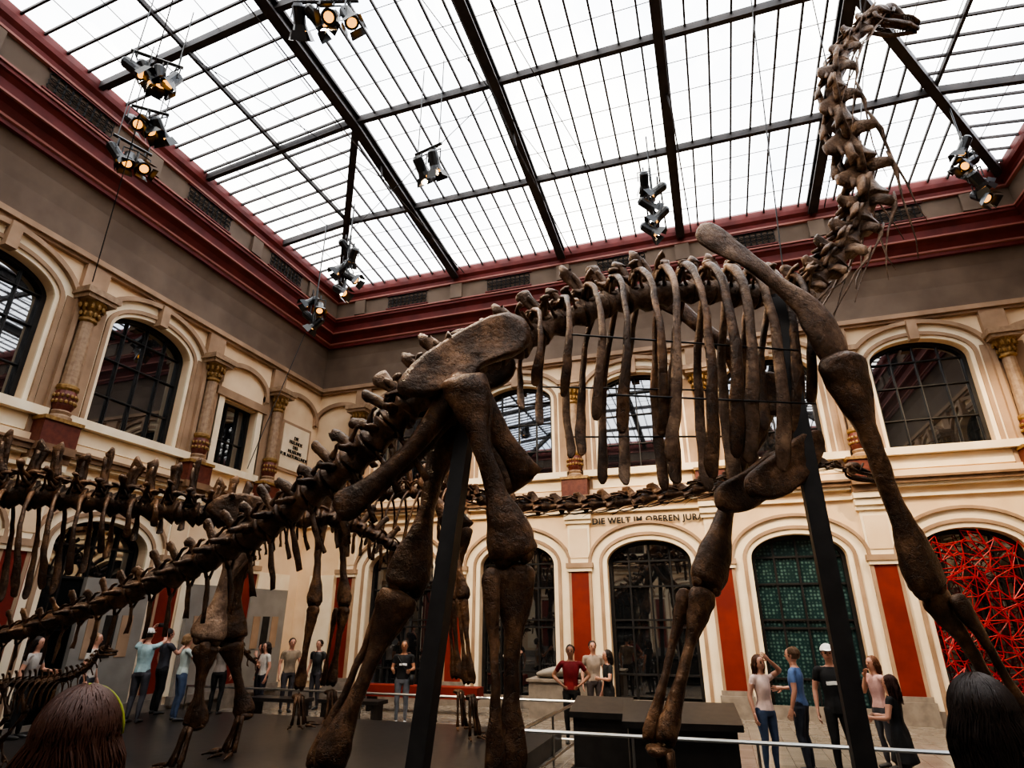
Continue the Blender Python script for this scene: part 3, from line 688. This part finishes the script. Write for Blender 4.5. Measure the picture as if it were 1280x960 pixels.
for c in((-10.9,14.3),(-8.9,14.5)):
    b=MB();b.box((*c,.43),(1.7,.5,.08))
    for sx in(-.7,.7):b.box((c[0]+sx,c[1],.2),(.08,.44,.4))
    b.obj('museum_bench',M_plat)
for y in(11.2,14.2,16.5):
    b=MB();P=frames['left'];wbox(b,P,y-.85,y+.85,.5,3.2,.05,.16,0);wbox(b,P,y-.9,y+.9,.3,.5,.03,.2,1)
    for k in range(3): wbox(b,P,y-.6+k*.42,y-.3+k*.42,1.5,2.4,.16,.175,2+k%2)
    b.obj('exhibit_board',[M_white,M_plinth,M_tan,M_iron])
wb=MB();uc=6.125;rnd=random.Random(3)
for ly,yy in enumerate((17.78,18.0)):
    nx,nz=8,14;G={}
    for i in range(nx+1):
        for k in range(nz+1):
            u=-1.14+2.28*i/nx;z=.1+4.3*k/nz
            if 0<i<nx:u+=rnd.uniform(-.13,.13)
            z+=rnd.uniform(-.12,.12)
            if z>3.85 and abs(u)>1.14*math.sqrt(max(0,1-((z-3.85)/.6)**2)):continue
            G[i,k]=(uc+u,yy+.09*math.sin(u*3+ly*2+z*1.5),max(.05,z))
    for (i,k),p in G.items():
        for di,dk in((1,0),(0,1),(1,1) if (i+k+ly)%2 else (1,-1)):
            q=G.get((i+di,k+dk))
            if q and rnd.random()<.85: wb.tube(p,q,.012,4)
wb.obj('red_web_sculpture',M_web)
slab('viewing_landing',[(-2.6,-2.0),(2.2,-2.0),(2.2,3.0),(-2.6,3.0)],.45,M_plat)

# ================================================================= STAGE LIGHTS
def lamp(mb,c,d,s=1):
    c=V(c);d=V(d).normalized()
    mb.sweep([(*(c-d*.2*s),.06*s,.06*s),(*(c-d*.15*s),.1*s,.1*s),(*(c+d*.1*s),.1*s,.1*s),(*(c+d*.18*s),.125*s,.125*s)],n=12,sub=1,m=0,cap=0)
    mb.sweep([(*(c+d*.17*s),.085*s,.085*s),(*(c+d*.187*s),.08*s,.08*s)],n=12,sub=1,m=1)
    sd=d.cross(V((0,0,1)));sd=sd.normalized() if sd.length>.01 else V((1,0,0))
    zz=sd.cross(d)
    for s2 in(-1,1):
        mb.tube(c+sd*s2*.13*s,c+sd*s2*.13*s+V((0,0,.24*s)),.014)
        for ax,bx in((sd,zz),(zz,sd)):
            a=c+d*.18*s+ax*s2*.125*s;e=a+d*.14*s+ax*s2*.05*s
            mb.face([a-bx*.1*s,a+bx*.1*s,e+bx*.13*s,e-bx*.13*s],0)
    mb.tube(c+sd*.13*s+V((0,0,.24*s)),c-sd*.13*s+V((0,0,.24*s)),.014)
    mb.tube(c+V((0,0,.24*s)),c+V((0,0,.36*s)),.02)
def rig(name,c,n,ax,spread,vertical=False):
    b=MB();c=V(c);ax=V(ax).normalized();rnd=random.Random(int(c.x*100))
    zt=14.15
    if vertical:
        b.tube(c+V((0,0,.4)),(c.x,c.y,zt),.02);b.tube(c+V((0,0,.4)),c-V((0,0,spread)),.035)
        for i in range(n):
            q=c-V((0,0,spread*i/(n-1)-.05))+ax*(.16 if i%2 else -.16)
            lamp(b,q,(rnd.uniform(-.9,.9),rnd.uniform(-.5,.9),-.6),1.15)
    else:
        h=.4
        b.tube(c-ax*spread/2+V((0,0,h)),c+ax*spread/2+V((0,0,h)),.035)
        for s in(-.4,.4): b.tube(c+ax*s*spread+V((0,0,h)),(c.x+ax.x*s*spread,c.y+ax.y*s*spread,zt),.012)
        for i in range(n):
            q=c+ax*spread*((i+.5)/n-.5);lamp(b,q,(rnd.uniform(-.3,.9),rnd.uniform(-.7,.9),-.7),1.15)
    b.obj(name,[M_can,M_lens],smooth=False)
rig('spotlight_cluster',(-9.3,5.9,12.2),4,(.7,.7,0),.9)
rig('spotlight_cluster',(-10.3,6.7,12.0),3,(.7,.6,0),.7)
rig('spotlight_cluster',(-11.3,7.2,11.8),3,(.3,.9,0),.8)
rig('spotlight_cluster',(-5.6,6.1,12.5),4,(1,.3,0),1.2)
rig('spotlight_cluster',(-4.8,8.9,11.3),2,(1,-.2,0),.7)
rig('spotlight_cluster',(-9.2,12.6,12.6),5,(1,0,0),1.5,True)
rig('spotlight_cluster',(-10.6,13.2,11.3),4,(1,0,0),.8,True)
rig('spotlight_cluster',(-.4,12.6,12.7),5,(1,0,0),1.5,True)
rig('spotlight_cluster',(6.9,14.0,12.8),6,(.3,.9,0),1.3,True)
cb=MB()
for p,q in(((-7.7,12,14.1),(-9.9,6.9,14.1)),((-3.75,10,14.1),(-9.2,12.6,13.2)),((-4.6,6.2,14.1),(-3.0,13.4,14.1)),((-3.3,6.2,14.1),(-2.0,13.4,14.1)),((-10.6,13.2,11),(-11.4,12.4,6.0)),((-8.0,5.0,14.1),(-11.9,7.6,9.0)),((4.15,10,14.1),(3.9,9.6,13.1)),((3.0,9.0,13.9),(2.9,9.05,10.3)),((1.9,8.4,13.9),(1.5,8.5,7.2)),((4.6,12,14.1),(3.0,9.1,9.2))):
    cb.tube(p,q,.011,5)
cb.obj('suspension_cables',[M_iron])

# ================================================================= PEOPLE
SK=[mat('skin_fair',(.52,.28,.20),rough=.5),mat('skin_tan',(.36,.18,.11),rough=.5)]
EYE=mat('eye_dark',(.02,.015,.01),rough=.2);LIP=mat('lips',(.35,.1,.08),rough=.4)
_c={}
def cl(c,r=.8):
    k=tuple(c)
    if k not in _c:_c[k]=mat('cloth_%d'%len(_c),c,tuple(min(1,x*1.25+.004) for x in c),rough=r,scale=9,bump=.3,bscale=18)
    return _c[k]
POSE={'down':((.25,-.02,1.14),(.26,.06,.89)),'hip':((.37,-.07,1.18),(.20,.08,1.04)),'shade':((.33,.10,1.52),(.09,.15,1.69)),
'phone':((.23,.17,1.22),(.12,.36,1.42)),'high':((.25,.2,1.5),(.16,.35,1.72)),'cross':((.25,.06,1.16),(-.04,.20,1.17)),'fwd':((.25,.04,1.15),(.2,.28,1.13)),'chin':((.2,.12,1.15),(.07,.15,1.42))}
def hand(mb,w,d,nrm,s,m):
    d=V(d).normalized();n=V(nrm);n=(n-d*n.dot(d)).normalized();sd=d.cross(n)*s
    q=lambda a,b,c:V(w)+d*a+sd*b+n*c
    mb.sweep([(*q(-.02,0,0),.026,.02),(*q(.03,0,0),.036,.017),(*q(.07,0,.002),.041,.015),(*q(.095,0,.004),.036,.011)],up=tuple(n),n=8,sub=2,m=m)
    for i,(b,L) in enumerate(((-.03,.066),(-.01,.078),(.011,.073),(.03,.058))):
        mb.sweep([(*q(.085,b,.002),.0095,.0095),(*q(.09+L*.45,b*1.15,.008),.0088,.0088),(*q(.09+L*.8,b*1.2,.024),.008,.008),(*q(.09+L*.95,b*1.2,.04),.0065,.0065)],up=tuple(n),n=6,sub=1,m=m)
    mb.sweep([(*q(.02,-.03,.004),.014,.012),(*q(.05,-.055,.014),.011,.011),(*q(.08,-.062,.026),.009,.009)],up=tuple(n),n=6,sub=1,m=m)
def strands(f_,n,length,vol,m,seed=1,r=.004,frizz=0):
    rd=random.Random(seed)
    for i in range(n):
        a=rd.uniform(math.radians(150),math.radians(390))
        rr=1+rd.uniform(-.02,.07+frizz);pts=[]
        th0=rd.uniform(.05,.9)
        for th in np.linspace(th0,1.62,5):
            a2=a+rd.uniform(-1,1)*(.03+frizz*.6);ca,sa=math.cos(a2),math.sin(a2)
            x=.088*vol*rr*math.sin(th)*ca;y=-.012+.108*vol*rr*math.sin(th)*sa;z=1.655+.108*vol*rr*math.cos(th)
            pts.append([x,y,z,r,r])
        x,y,z=pts[-1][:3];L=length*rd.uniform(.6,1.05)
        if L>.03:
            w=rd.uniform(-.02,.02)
            ks=2 if L<.15 else 4
            for k in range(1,ks+1):
                t=k/ks;pts.append([x*(1+.12*math.sin(t*3))+w*math.sin(t*5)+rd.uniform(-frizz,frizz)*.1,y-.02*t+rd.uniform(-.006,.006)+(.0 if sa<0 else -.02*t),z-L*t,r*(1.1-t*.7),r*(1.1-t*.7)])
        f_.sweep(pts,n=3,sub=2,m=m,cap=0)
def person(name,loc,face,H=1.75,fem=False,shirt=(.02,.02,.02),pants=(.03,.04,.07),shoe=(.03,.03,.03),hair=(.03,.02,.015),pose=('down','down'),
           skin=0,sleeve=.55,hairlen=0,skirt=None,cap=None,stance=.0,band=None,vox=.0125,phone=False,bag=None,vol=1.0,near=False,logo=None,frizz=0):
    sw=.165 if fem else .19;segs=[];b=MB()
    hips=.175 if fem else .165;wa=.125 if fem else .145
    def sg(pts,lab,up=(0,1,0),n=10):
        b.sweep(pts,up=up,n=n,sub=3,cap=.5);segs.append((np.array([p[:3] for p in pts]),np.array([max(p[3],p[4]) for p in pts]),lab))
    sg([(0,0,.85,hips*.9,.11),(0,0,.94,hips,.12),(0,.005,1.08,wa,.10),(0,.01,1.25,sw*.88,.115),(0,0,1.37,sw*.95,.105),(0,-.005,1.44,sw*.62,.075),(0,-.005,1.475,.065,.06)],'torso')
    sg([(0,-.005,1.44,.055,.058),(0,.01,1.53,.052,.055)],'skin')
    for s in(-1,1):
        st=stance*s
        hip=(s*.09,0,.9);kn=(s*(.1+abs(stance)*.3),.03+st*.6,.5);an=(s*(.1+abs(stance)*.5),-.02+st,.1)
        sg([(*hip,.092,.1),((hip[0]+kn[0])/2,(hip[1]+kn[1])/2,.71,.08,.085),(*kn,.058,.062)],'leg')
        sg([(*kn,.058,.062),(kn[0],(kn[1]*.6+an[1]*.4)-.012,.36,.055,.058),(an[0],an[1],.1,.038,.042)],'shin')
        sg([(an[0],an[1]-.03,.045,.038,.04),(an[0],an[1]+.08,.04,.042,.035),(an[0]+s*.01,an[1]+.19,.028,.036,.024)],'shoe',up=(0,0,1))
        e,w=POSE[pose[0 if s<0 else 1]];e=(s*e[0],e[1],e[2]);w=(s*w[0],w[1],w[2]);sh=(s*sw,0,1.405)
        sg([(s*sw*.6,0,1.40,.06,.06),(*sh,.055,.058),((sh[0]+e[0])/2,(sh[1]+e[1])/2,(sh[2]+e[2])/2,.047,.048),(*e,.038,.04)],'arm')
        sg([(*e,.038,.04),((e[0]*.6+w[0]*.4),(e[1]*.6+w[1]*.4),(e[2]*.6+w[2]*.4),.038,.038),(*w,.024,.026)],'fore')
    hd=[(0,.05,1.52,.028,.03),(0,.035,1.545,.052,.062),(0,.022,1.59,.068,.086),(0,.012,1.64,.076,.097),(0,.004,1.69,.073,.094),(0,0,1.73,.05,.066),(0,0,1.748,.015,.02)]
    sg(hd,'skin',n=14)
    b.sweep([(0,.095,1.655,.010,.010),(0,.118,1.622,.014,.014),(0,.108,1.612,.012,.008)],up=(0,1,0),n=6,sub=2)
    for s in(-1,1): b.sweep([(s*.076,.0,1.66,.01,.018),(s*.082,-.003,1.635,.012,.02),(s*.076,0,1.605,.008,.012)],up=(0,1,0),n=6,sub=2)
    if skirt:
        z=skirt;sg([(0,0,1.05,wa,.105),(0,0,.93,hips*1.02,.125),(0,.0,(.93+z)/2,.19,.16),(0,0,z,.215,.19)],'skirt',n=14)
    tmp=b.obj('tmp',[]);md=tmp.modifiers.new('r','REMESH');md.mode='VOXEL';md.voxel_size=vox
    sm=tmp.modifiers.new('s','SMOOTH');sm.factor=.5;sm.iterations=2
    dg=bpy.context.evaluated_depsgraph_get();me=bpy.data.meshes.new_from_object(tmp.evaluated_get(dg))
    nv=len(me.vertices);co=np.empty(nv*3);me.vertices.foreach_get('co',co);co=co.reshape(-1,3)
    fc=[tuple(p.vertices) for p in me.polygons];cen=np.array([co[list(f)].mean(0) for f in fc])
    bpy.data.objects.remove(tmp);bpy.data.meshes.remove(me)
    best=np.full(len(cen),9.);lab=np.zeros(len(cen),int);par=np.zeros(len(cen))
    for i,(P,R,l_) in enumerate(segs):
        for k in range(len(P)-1):
            d=P[k+1]-P[k];t=np.clip(((cen-P[k])@d)/(d@d),0,1);dist=np.linalg.norm(cen-(P[k]+t[:,None]*d),axis=1)-(R[k]*(1-t)+R[k+1]*t)*.85
            ok=dist<best;best[ok]=dist[ok];lab[ok]=i;par[ok]=(k+t[ok])/(len(P)-1)
    mats=[SK[skin],cl(shirt),cl(pants),cl(shoe,.5),cl(hair,.55),EYE,LIP,cl(cap or (.8,.8,.8))]
    mi=[]
    for i,c in enumerate(cen):
        l_=segs[lab[i]][2];p=par[i];z=c[2]
        if l_=='torso': m=1 if z>.93 else 2
        elif l_=='skin': m=0
        elif l_=='leg': m=2
        elif l_=='shin': m=2 if not(skirt) else 0
        elif l_=='shoe': m=3
        elif l_=='arm': m=1 if p<(.33+sleeve*.67) else 0
        elif l_=='fore': m=1 if sleeve>1 and p<(sleeve-1) else 0
        else: m=1 if (z>1.0 or pants==shirt) else 2
        if l_=='torso' and z>1.455:m=0
        if l_=='leg' and skirt: m=0 if z<skirt else 1
        if l_=='torso' and skirt and z<.95:m=2
        if logo and l_=='torso' and c[1]>.06 and abs(c[0])<.09 and 1.22<z<1.27: m=7
        mi.append(m)
    f_=MB();f_.v=[tuple(x) for x in co.tolist()]
    cv=set()
    for f,m in zip(fc,mi):
        if m in(1,2): cv.update(f)
    for i in cv:
        p=V(f_.v[i]);nz=noise.noise_vector(V((p.x*9,p.y*9,p.z*5))+V(loc))*.014;f_.v[i]=tuple(p+nz)
    f_.f=fc;f_.m=mi
    for s in(-1,1):
        e,w=POSE[pose[0 if s<0 else 1]];e=V((s*e[0],e[1],e[2]));w=V((s*w[0],w[1],w[2]));d=w-e
        hand(f_,w+d.normalized()*.01,d,(-s,.1,0) if abs(d.normalized().x)<.8 else (0,-1,0),s,0)
        f_.ball((s*.03,.100,1.64),(.013,.008,.008),8,5)
        f_.sweep([(s*.014,.106,1.662,.003,.004),(s*.032,.104,1.667,.004,.005),(s*.048,.092,1.66,.003,.003)],n=5,sub=1,m=4)
    f_.ball((0,.103,1.578),(.022,.008,.006),8,6)
    h=MB();h.ball((0,-.012,1.655),(.088*vol,.108*vol,.108*vol),20,4)
    keep=[(f,m) for f,m in zip(h.f,h.m) if not (lambda c:(c[1]>.035 and c[2]<1.70) or c[2]<1.59)(np.mean([h.v[i] for i in f],axis=0))]
    h.f=[k[0] for k in keep];h.m=[k[1] for k in keep];f_.add(h)
    if hairlen>0:
        zb=1.60-hairlen
        f_.sweep([(0,-.06,1.70,.07*vol,.045),(0,-.08,1.62,.085*vol,.045),(0,-.085,(1.6+zb)/2,.085*vol,.04),(0,-.09,zb+.03,.05,.02)],up=(0,1,0),n=10,m=4,wob=.05)
    strands(f_,1700 if near else (160 if hairlen>0 else 60),hairlen,vol,4,seed=int(abs(loc[0])*100),r=.0026 if near else .005,frizz=frizz)
    if cap:
        c_=MB();c_.ball((0,-.008,1.672),(.096,.116,.102),18,7)
        keep=[(f,m) for f,m in zip(c_.f,c_.m) if np.mean([c_.v[i] for i in f],axis=0)[2]>1.68];c_.f=[k[0] for k in keep];c_.m=[7]*len(keep);f_.add(c_)
        f_.sweep([(0,.08,1.69,.075,.006),(0,.15,1.685,.065,.006),(0,.185,1.675,.03,.004)],up=(0,0,1),n=8,m=7)
    if band:
        mats.append(cl(band));pts=[]
        for k in range(17):
            a=math.pi*(k/16)*1.0;pts.append((.102*vol*math.cos(a),.0,1.655+.118*vol*math.sin(a),.004,.008))
        f_.sweep(pts,up=(0,1,0),n=6,sub=1,m=len(mats)-1)
    if phone: f_.box((0,.44,1.52) if pose[0]=='phone' else (0,.43,1.82),(.15,.012,.08),3)
    if bag:
        mats.append(cl(bag));f_.sweep([(.13,.1,1.42,.015,.005),(-.02,.135,1.2,.015,.005),(-.17,.08,1.0,.015,.005)],n=5,m=len(mats)-1);f_.box((-.22,.05,.92),(.09,.22,.2),len(mats)-1)
    sc=H/1.75;o=f_.obj(name,mats,smooth=True);o.scale=(sc,)*3;o.location=loc;o.rotation_euler=(0,0,math.radians(face));return o
Bk=(.012,.012,.013);Jn=(.045,.07,.13)
person('man',(-3.1,13.45,0),190,1.80,shirt=(.17,.010,.012),pants=Bk,pose=('hip','hip'),skin=1)
person('woman',(-2.45,14.2,0),120,1.68,True,shirt=Bk,pants=Bk,hairlen=.2,pose=('cross','down'))
person('man',(-3.0,15.4,0),200,1.82,shirt=(.25,.2,.16),pants=(.05,.04,.04),pose=('down','down'))
person('man',(-5.6,16.9,0),250,1.75,shirt=(.42,.37,.32),pants=(.05,.05,.06),pose=('down','phone'))
person('man',(-7.5,14.4,0),200,1.82,shirt=Bk,pants=(.16,.17,.19),shoe=(.6,.6,.6),pose=('fwd','fwd'),skin=1,bag=(.03,.03,.03),logo=True)
person('woman',(-6.9,14.9,0),150,1.72,True,shirt=(.03,.03,.035),pants=Bk,hair=(.12,.07,.04),pose=('down','chin'),hairlen=.15)
person('woman',(-9.9,16.9,0),200,1.65,True,shirt=Bk,pants=(.04,.04,.05),pose=('phone','phone'),hairlen=.2)
person('woman',(-12.0,14.9,0),160,1.72,True,shirt=(.5,.47,.43),pants=(.03,.03,.04),pose=('down','cross'),hairlen=.2)
person('man',(-11.4,15.2,0),230,1.82,shirt=(.22,.17,.12),pants=(.05,.045,.05),pose=('fwd','down'))
person('man',(-11.0,15.9,0),180,1.76,shirt=(.03,.03,.03),pants=(.05,.045,.05),pose=('down','down'))
person('woman',(-12.7,15.6,0),130,1.66,True,shirt=(.08,.03,.03),pants=Bk,pose=('chin','down'),hairlen=.2)
person('man',(-11.9,10.9,.3),20,1.82,shirt=(.27,.38,.40),pants=(.05,.05,.06),pose=('high','high'),cap=(.5,.48,.45),phone=True)
person('woman',(-11.3,11.4,.3),330,1.70,True,shirt=(.34,.40,.39),pants=Jn,pose=('phone','phone'),phone=True,hair=(.2,.12,.06),hairlen=.1)
person('man',(-12.3,10.0,.3),300,1.74,shirt=(.42,.39,.35),pants=(.04,.04,.05),pose=('down','down'),hair=(.25,.15,.08))
person('woman',(-11.2,12.4,.3),20,1.66,True,shirt=(.20,.17,.15),pants=Bk,pose=('phone','down'),hairlen=.15)
person('man',(-12.5,12.0,.3),340,1.80,shirt=(.05,.05,.06),pants=Bk,pose=('down','phone'))
person('woman',(-12.4,8.9,.3),290,1.70,True,shirt=(.30,.28,.26),pants=Bk,pose=('fwd','down'),hairlen=.2)
person('woman',(.53,11.8,0),215,1.74,True,shirt=(.62,.47,.42),pants=Jn,shoe=(.5,.5,.5),hair=(.10,.04,.02),pose=('shade','down'),hairlen=.25,sleeve=.3)
person('man',(1.10,12.1,0),70,1.86,shirt=(.10,.17,.34),pants=(.03,.035,.05),hair=(.12,.07,.04),pose=('down','fwd'),sleeve=.6)
person('man',(1.60,11.7,0),175,1.92,shirt=Bk,pants=Bk,cap=(.75,.75,.72),pose=('down','down'),logo=True)
person('woman',(2.45,12.9,0),120,1.70,True,shirt=(.45,.28,.26),pants=(.05,.05,.06),hair=(.15,.06,.03),pose=('down','chin'),hairlen=.2)
person('woman',(2.2,10.7,0),60,1.56,True,shirt=Bk,pants=Bk,pose=('fwd','fwd'),hairlen=.3,skirt=.55,hair=(.05,.02,.015),sleeve=.25)
person('woman',(.80,2.62,.45),-8,1.655,True,shirt=(.03,.028,.03),pants=Bk,hair=(.022,.012,.008),pose=('down','down'),hairlen=.36,vol=1.08,vox=.009,near=True,frizz=.03)
person('woman',(-1.55,1.27,.45),35,1.675,True,shirt=(.02,.018,.018),pants=Bk,hair=(.055,.016,.006),pose=('down','down'),hairlen=.26,band=(.22,.24,.03),vol=1.0,vox=.009,near=True,frizz=.06)

# ================================================================= LIGHT, WORLD, CAMERA
w=bpy.data.worlds.new('sky');bpy.context.scene.world=w;w.use_nodes=True;nt=w.node_tree;bg=nt.nodes['Background']
tc=nt.nodes.new('ShaderNodeTexCoord');ns=nt.nodes.new('ShaderNodeTexNoise');ns.inputs['Scale'].default_value=2.2;ns.inputs['Detail'].default_value=5
rp=nt.nodes.new('ShaderNodeValToRGB');rp.color_ramp.elements[0].position=.38;rp.color_ramp.elements[1].position=.62
rp.color_ramp.elements[0].color=(.60,.66,.78,1);rp.color_ramp.elements[1].color=(1,.96,.89,1)
nt.links.new(tc.outputs['Generated'],ns.inputs['Vector']);nt.links.new(ns.outputs['Fac'],rp.inputs['Fac']);nt.links.new(rp.outputs['Color'],bg.inputs['Color'])
bg.inputs['Strength'].default_value=4.9
def spot(loc,tgt,e,ang=60,c=(1,.76,.48),r=.12):
    l=bpy.data.lights.new('spot_beam','SPOT');l.energy=e;l.spot_size=math.radians(ang);l.spot_blend=.6;l.color=c;l.shadow_soft_size=r
    o=bpy.data.objects.new('stage_light',l);o.location=loc;o.rotation_euler=(V(tgt)-V(loc)).to_track_quat('-Z','Y').to_euler();col.objects.link(o)
spot((-4.9,9.0,11.0),(-3,18,3),3500,75)
spot((-.4,12.4,10.9),(3,18,3),2200,90)
spot((6.9,13.8,11.0),(6,18,2),1800,80)
spot((-9.2,12.4,10.9),(-9,18,3),1500,80)
spot((-5.6,6.0,12.2),(-1,8,5),2400,60)
spot((-9.3,5.7,11.9),(-8,8,3),2000,60)
spot((-4.6,8.7,11.0),(3.5,9.4,9),900,70)
vs_=bpy.context.scene.view_settings
try: vs_.look='AgX - High Contrast'
except Exception: pass
vs_.exposure=.12

cam=bpy.data.cameras.new('camera');cam.lens=740/1280*36;cam.sensor_width=36;cam.clip_start=.05;cam.clip_end=200
co=bpy.data.objects.new('camera',cam);co.location=(0,0,2.3);co.rotation_euler=(math.pi/2+math.atan(295/740),0,math.radians(18.1));col.objects.link(co)
bpy.context.scene.camera=co
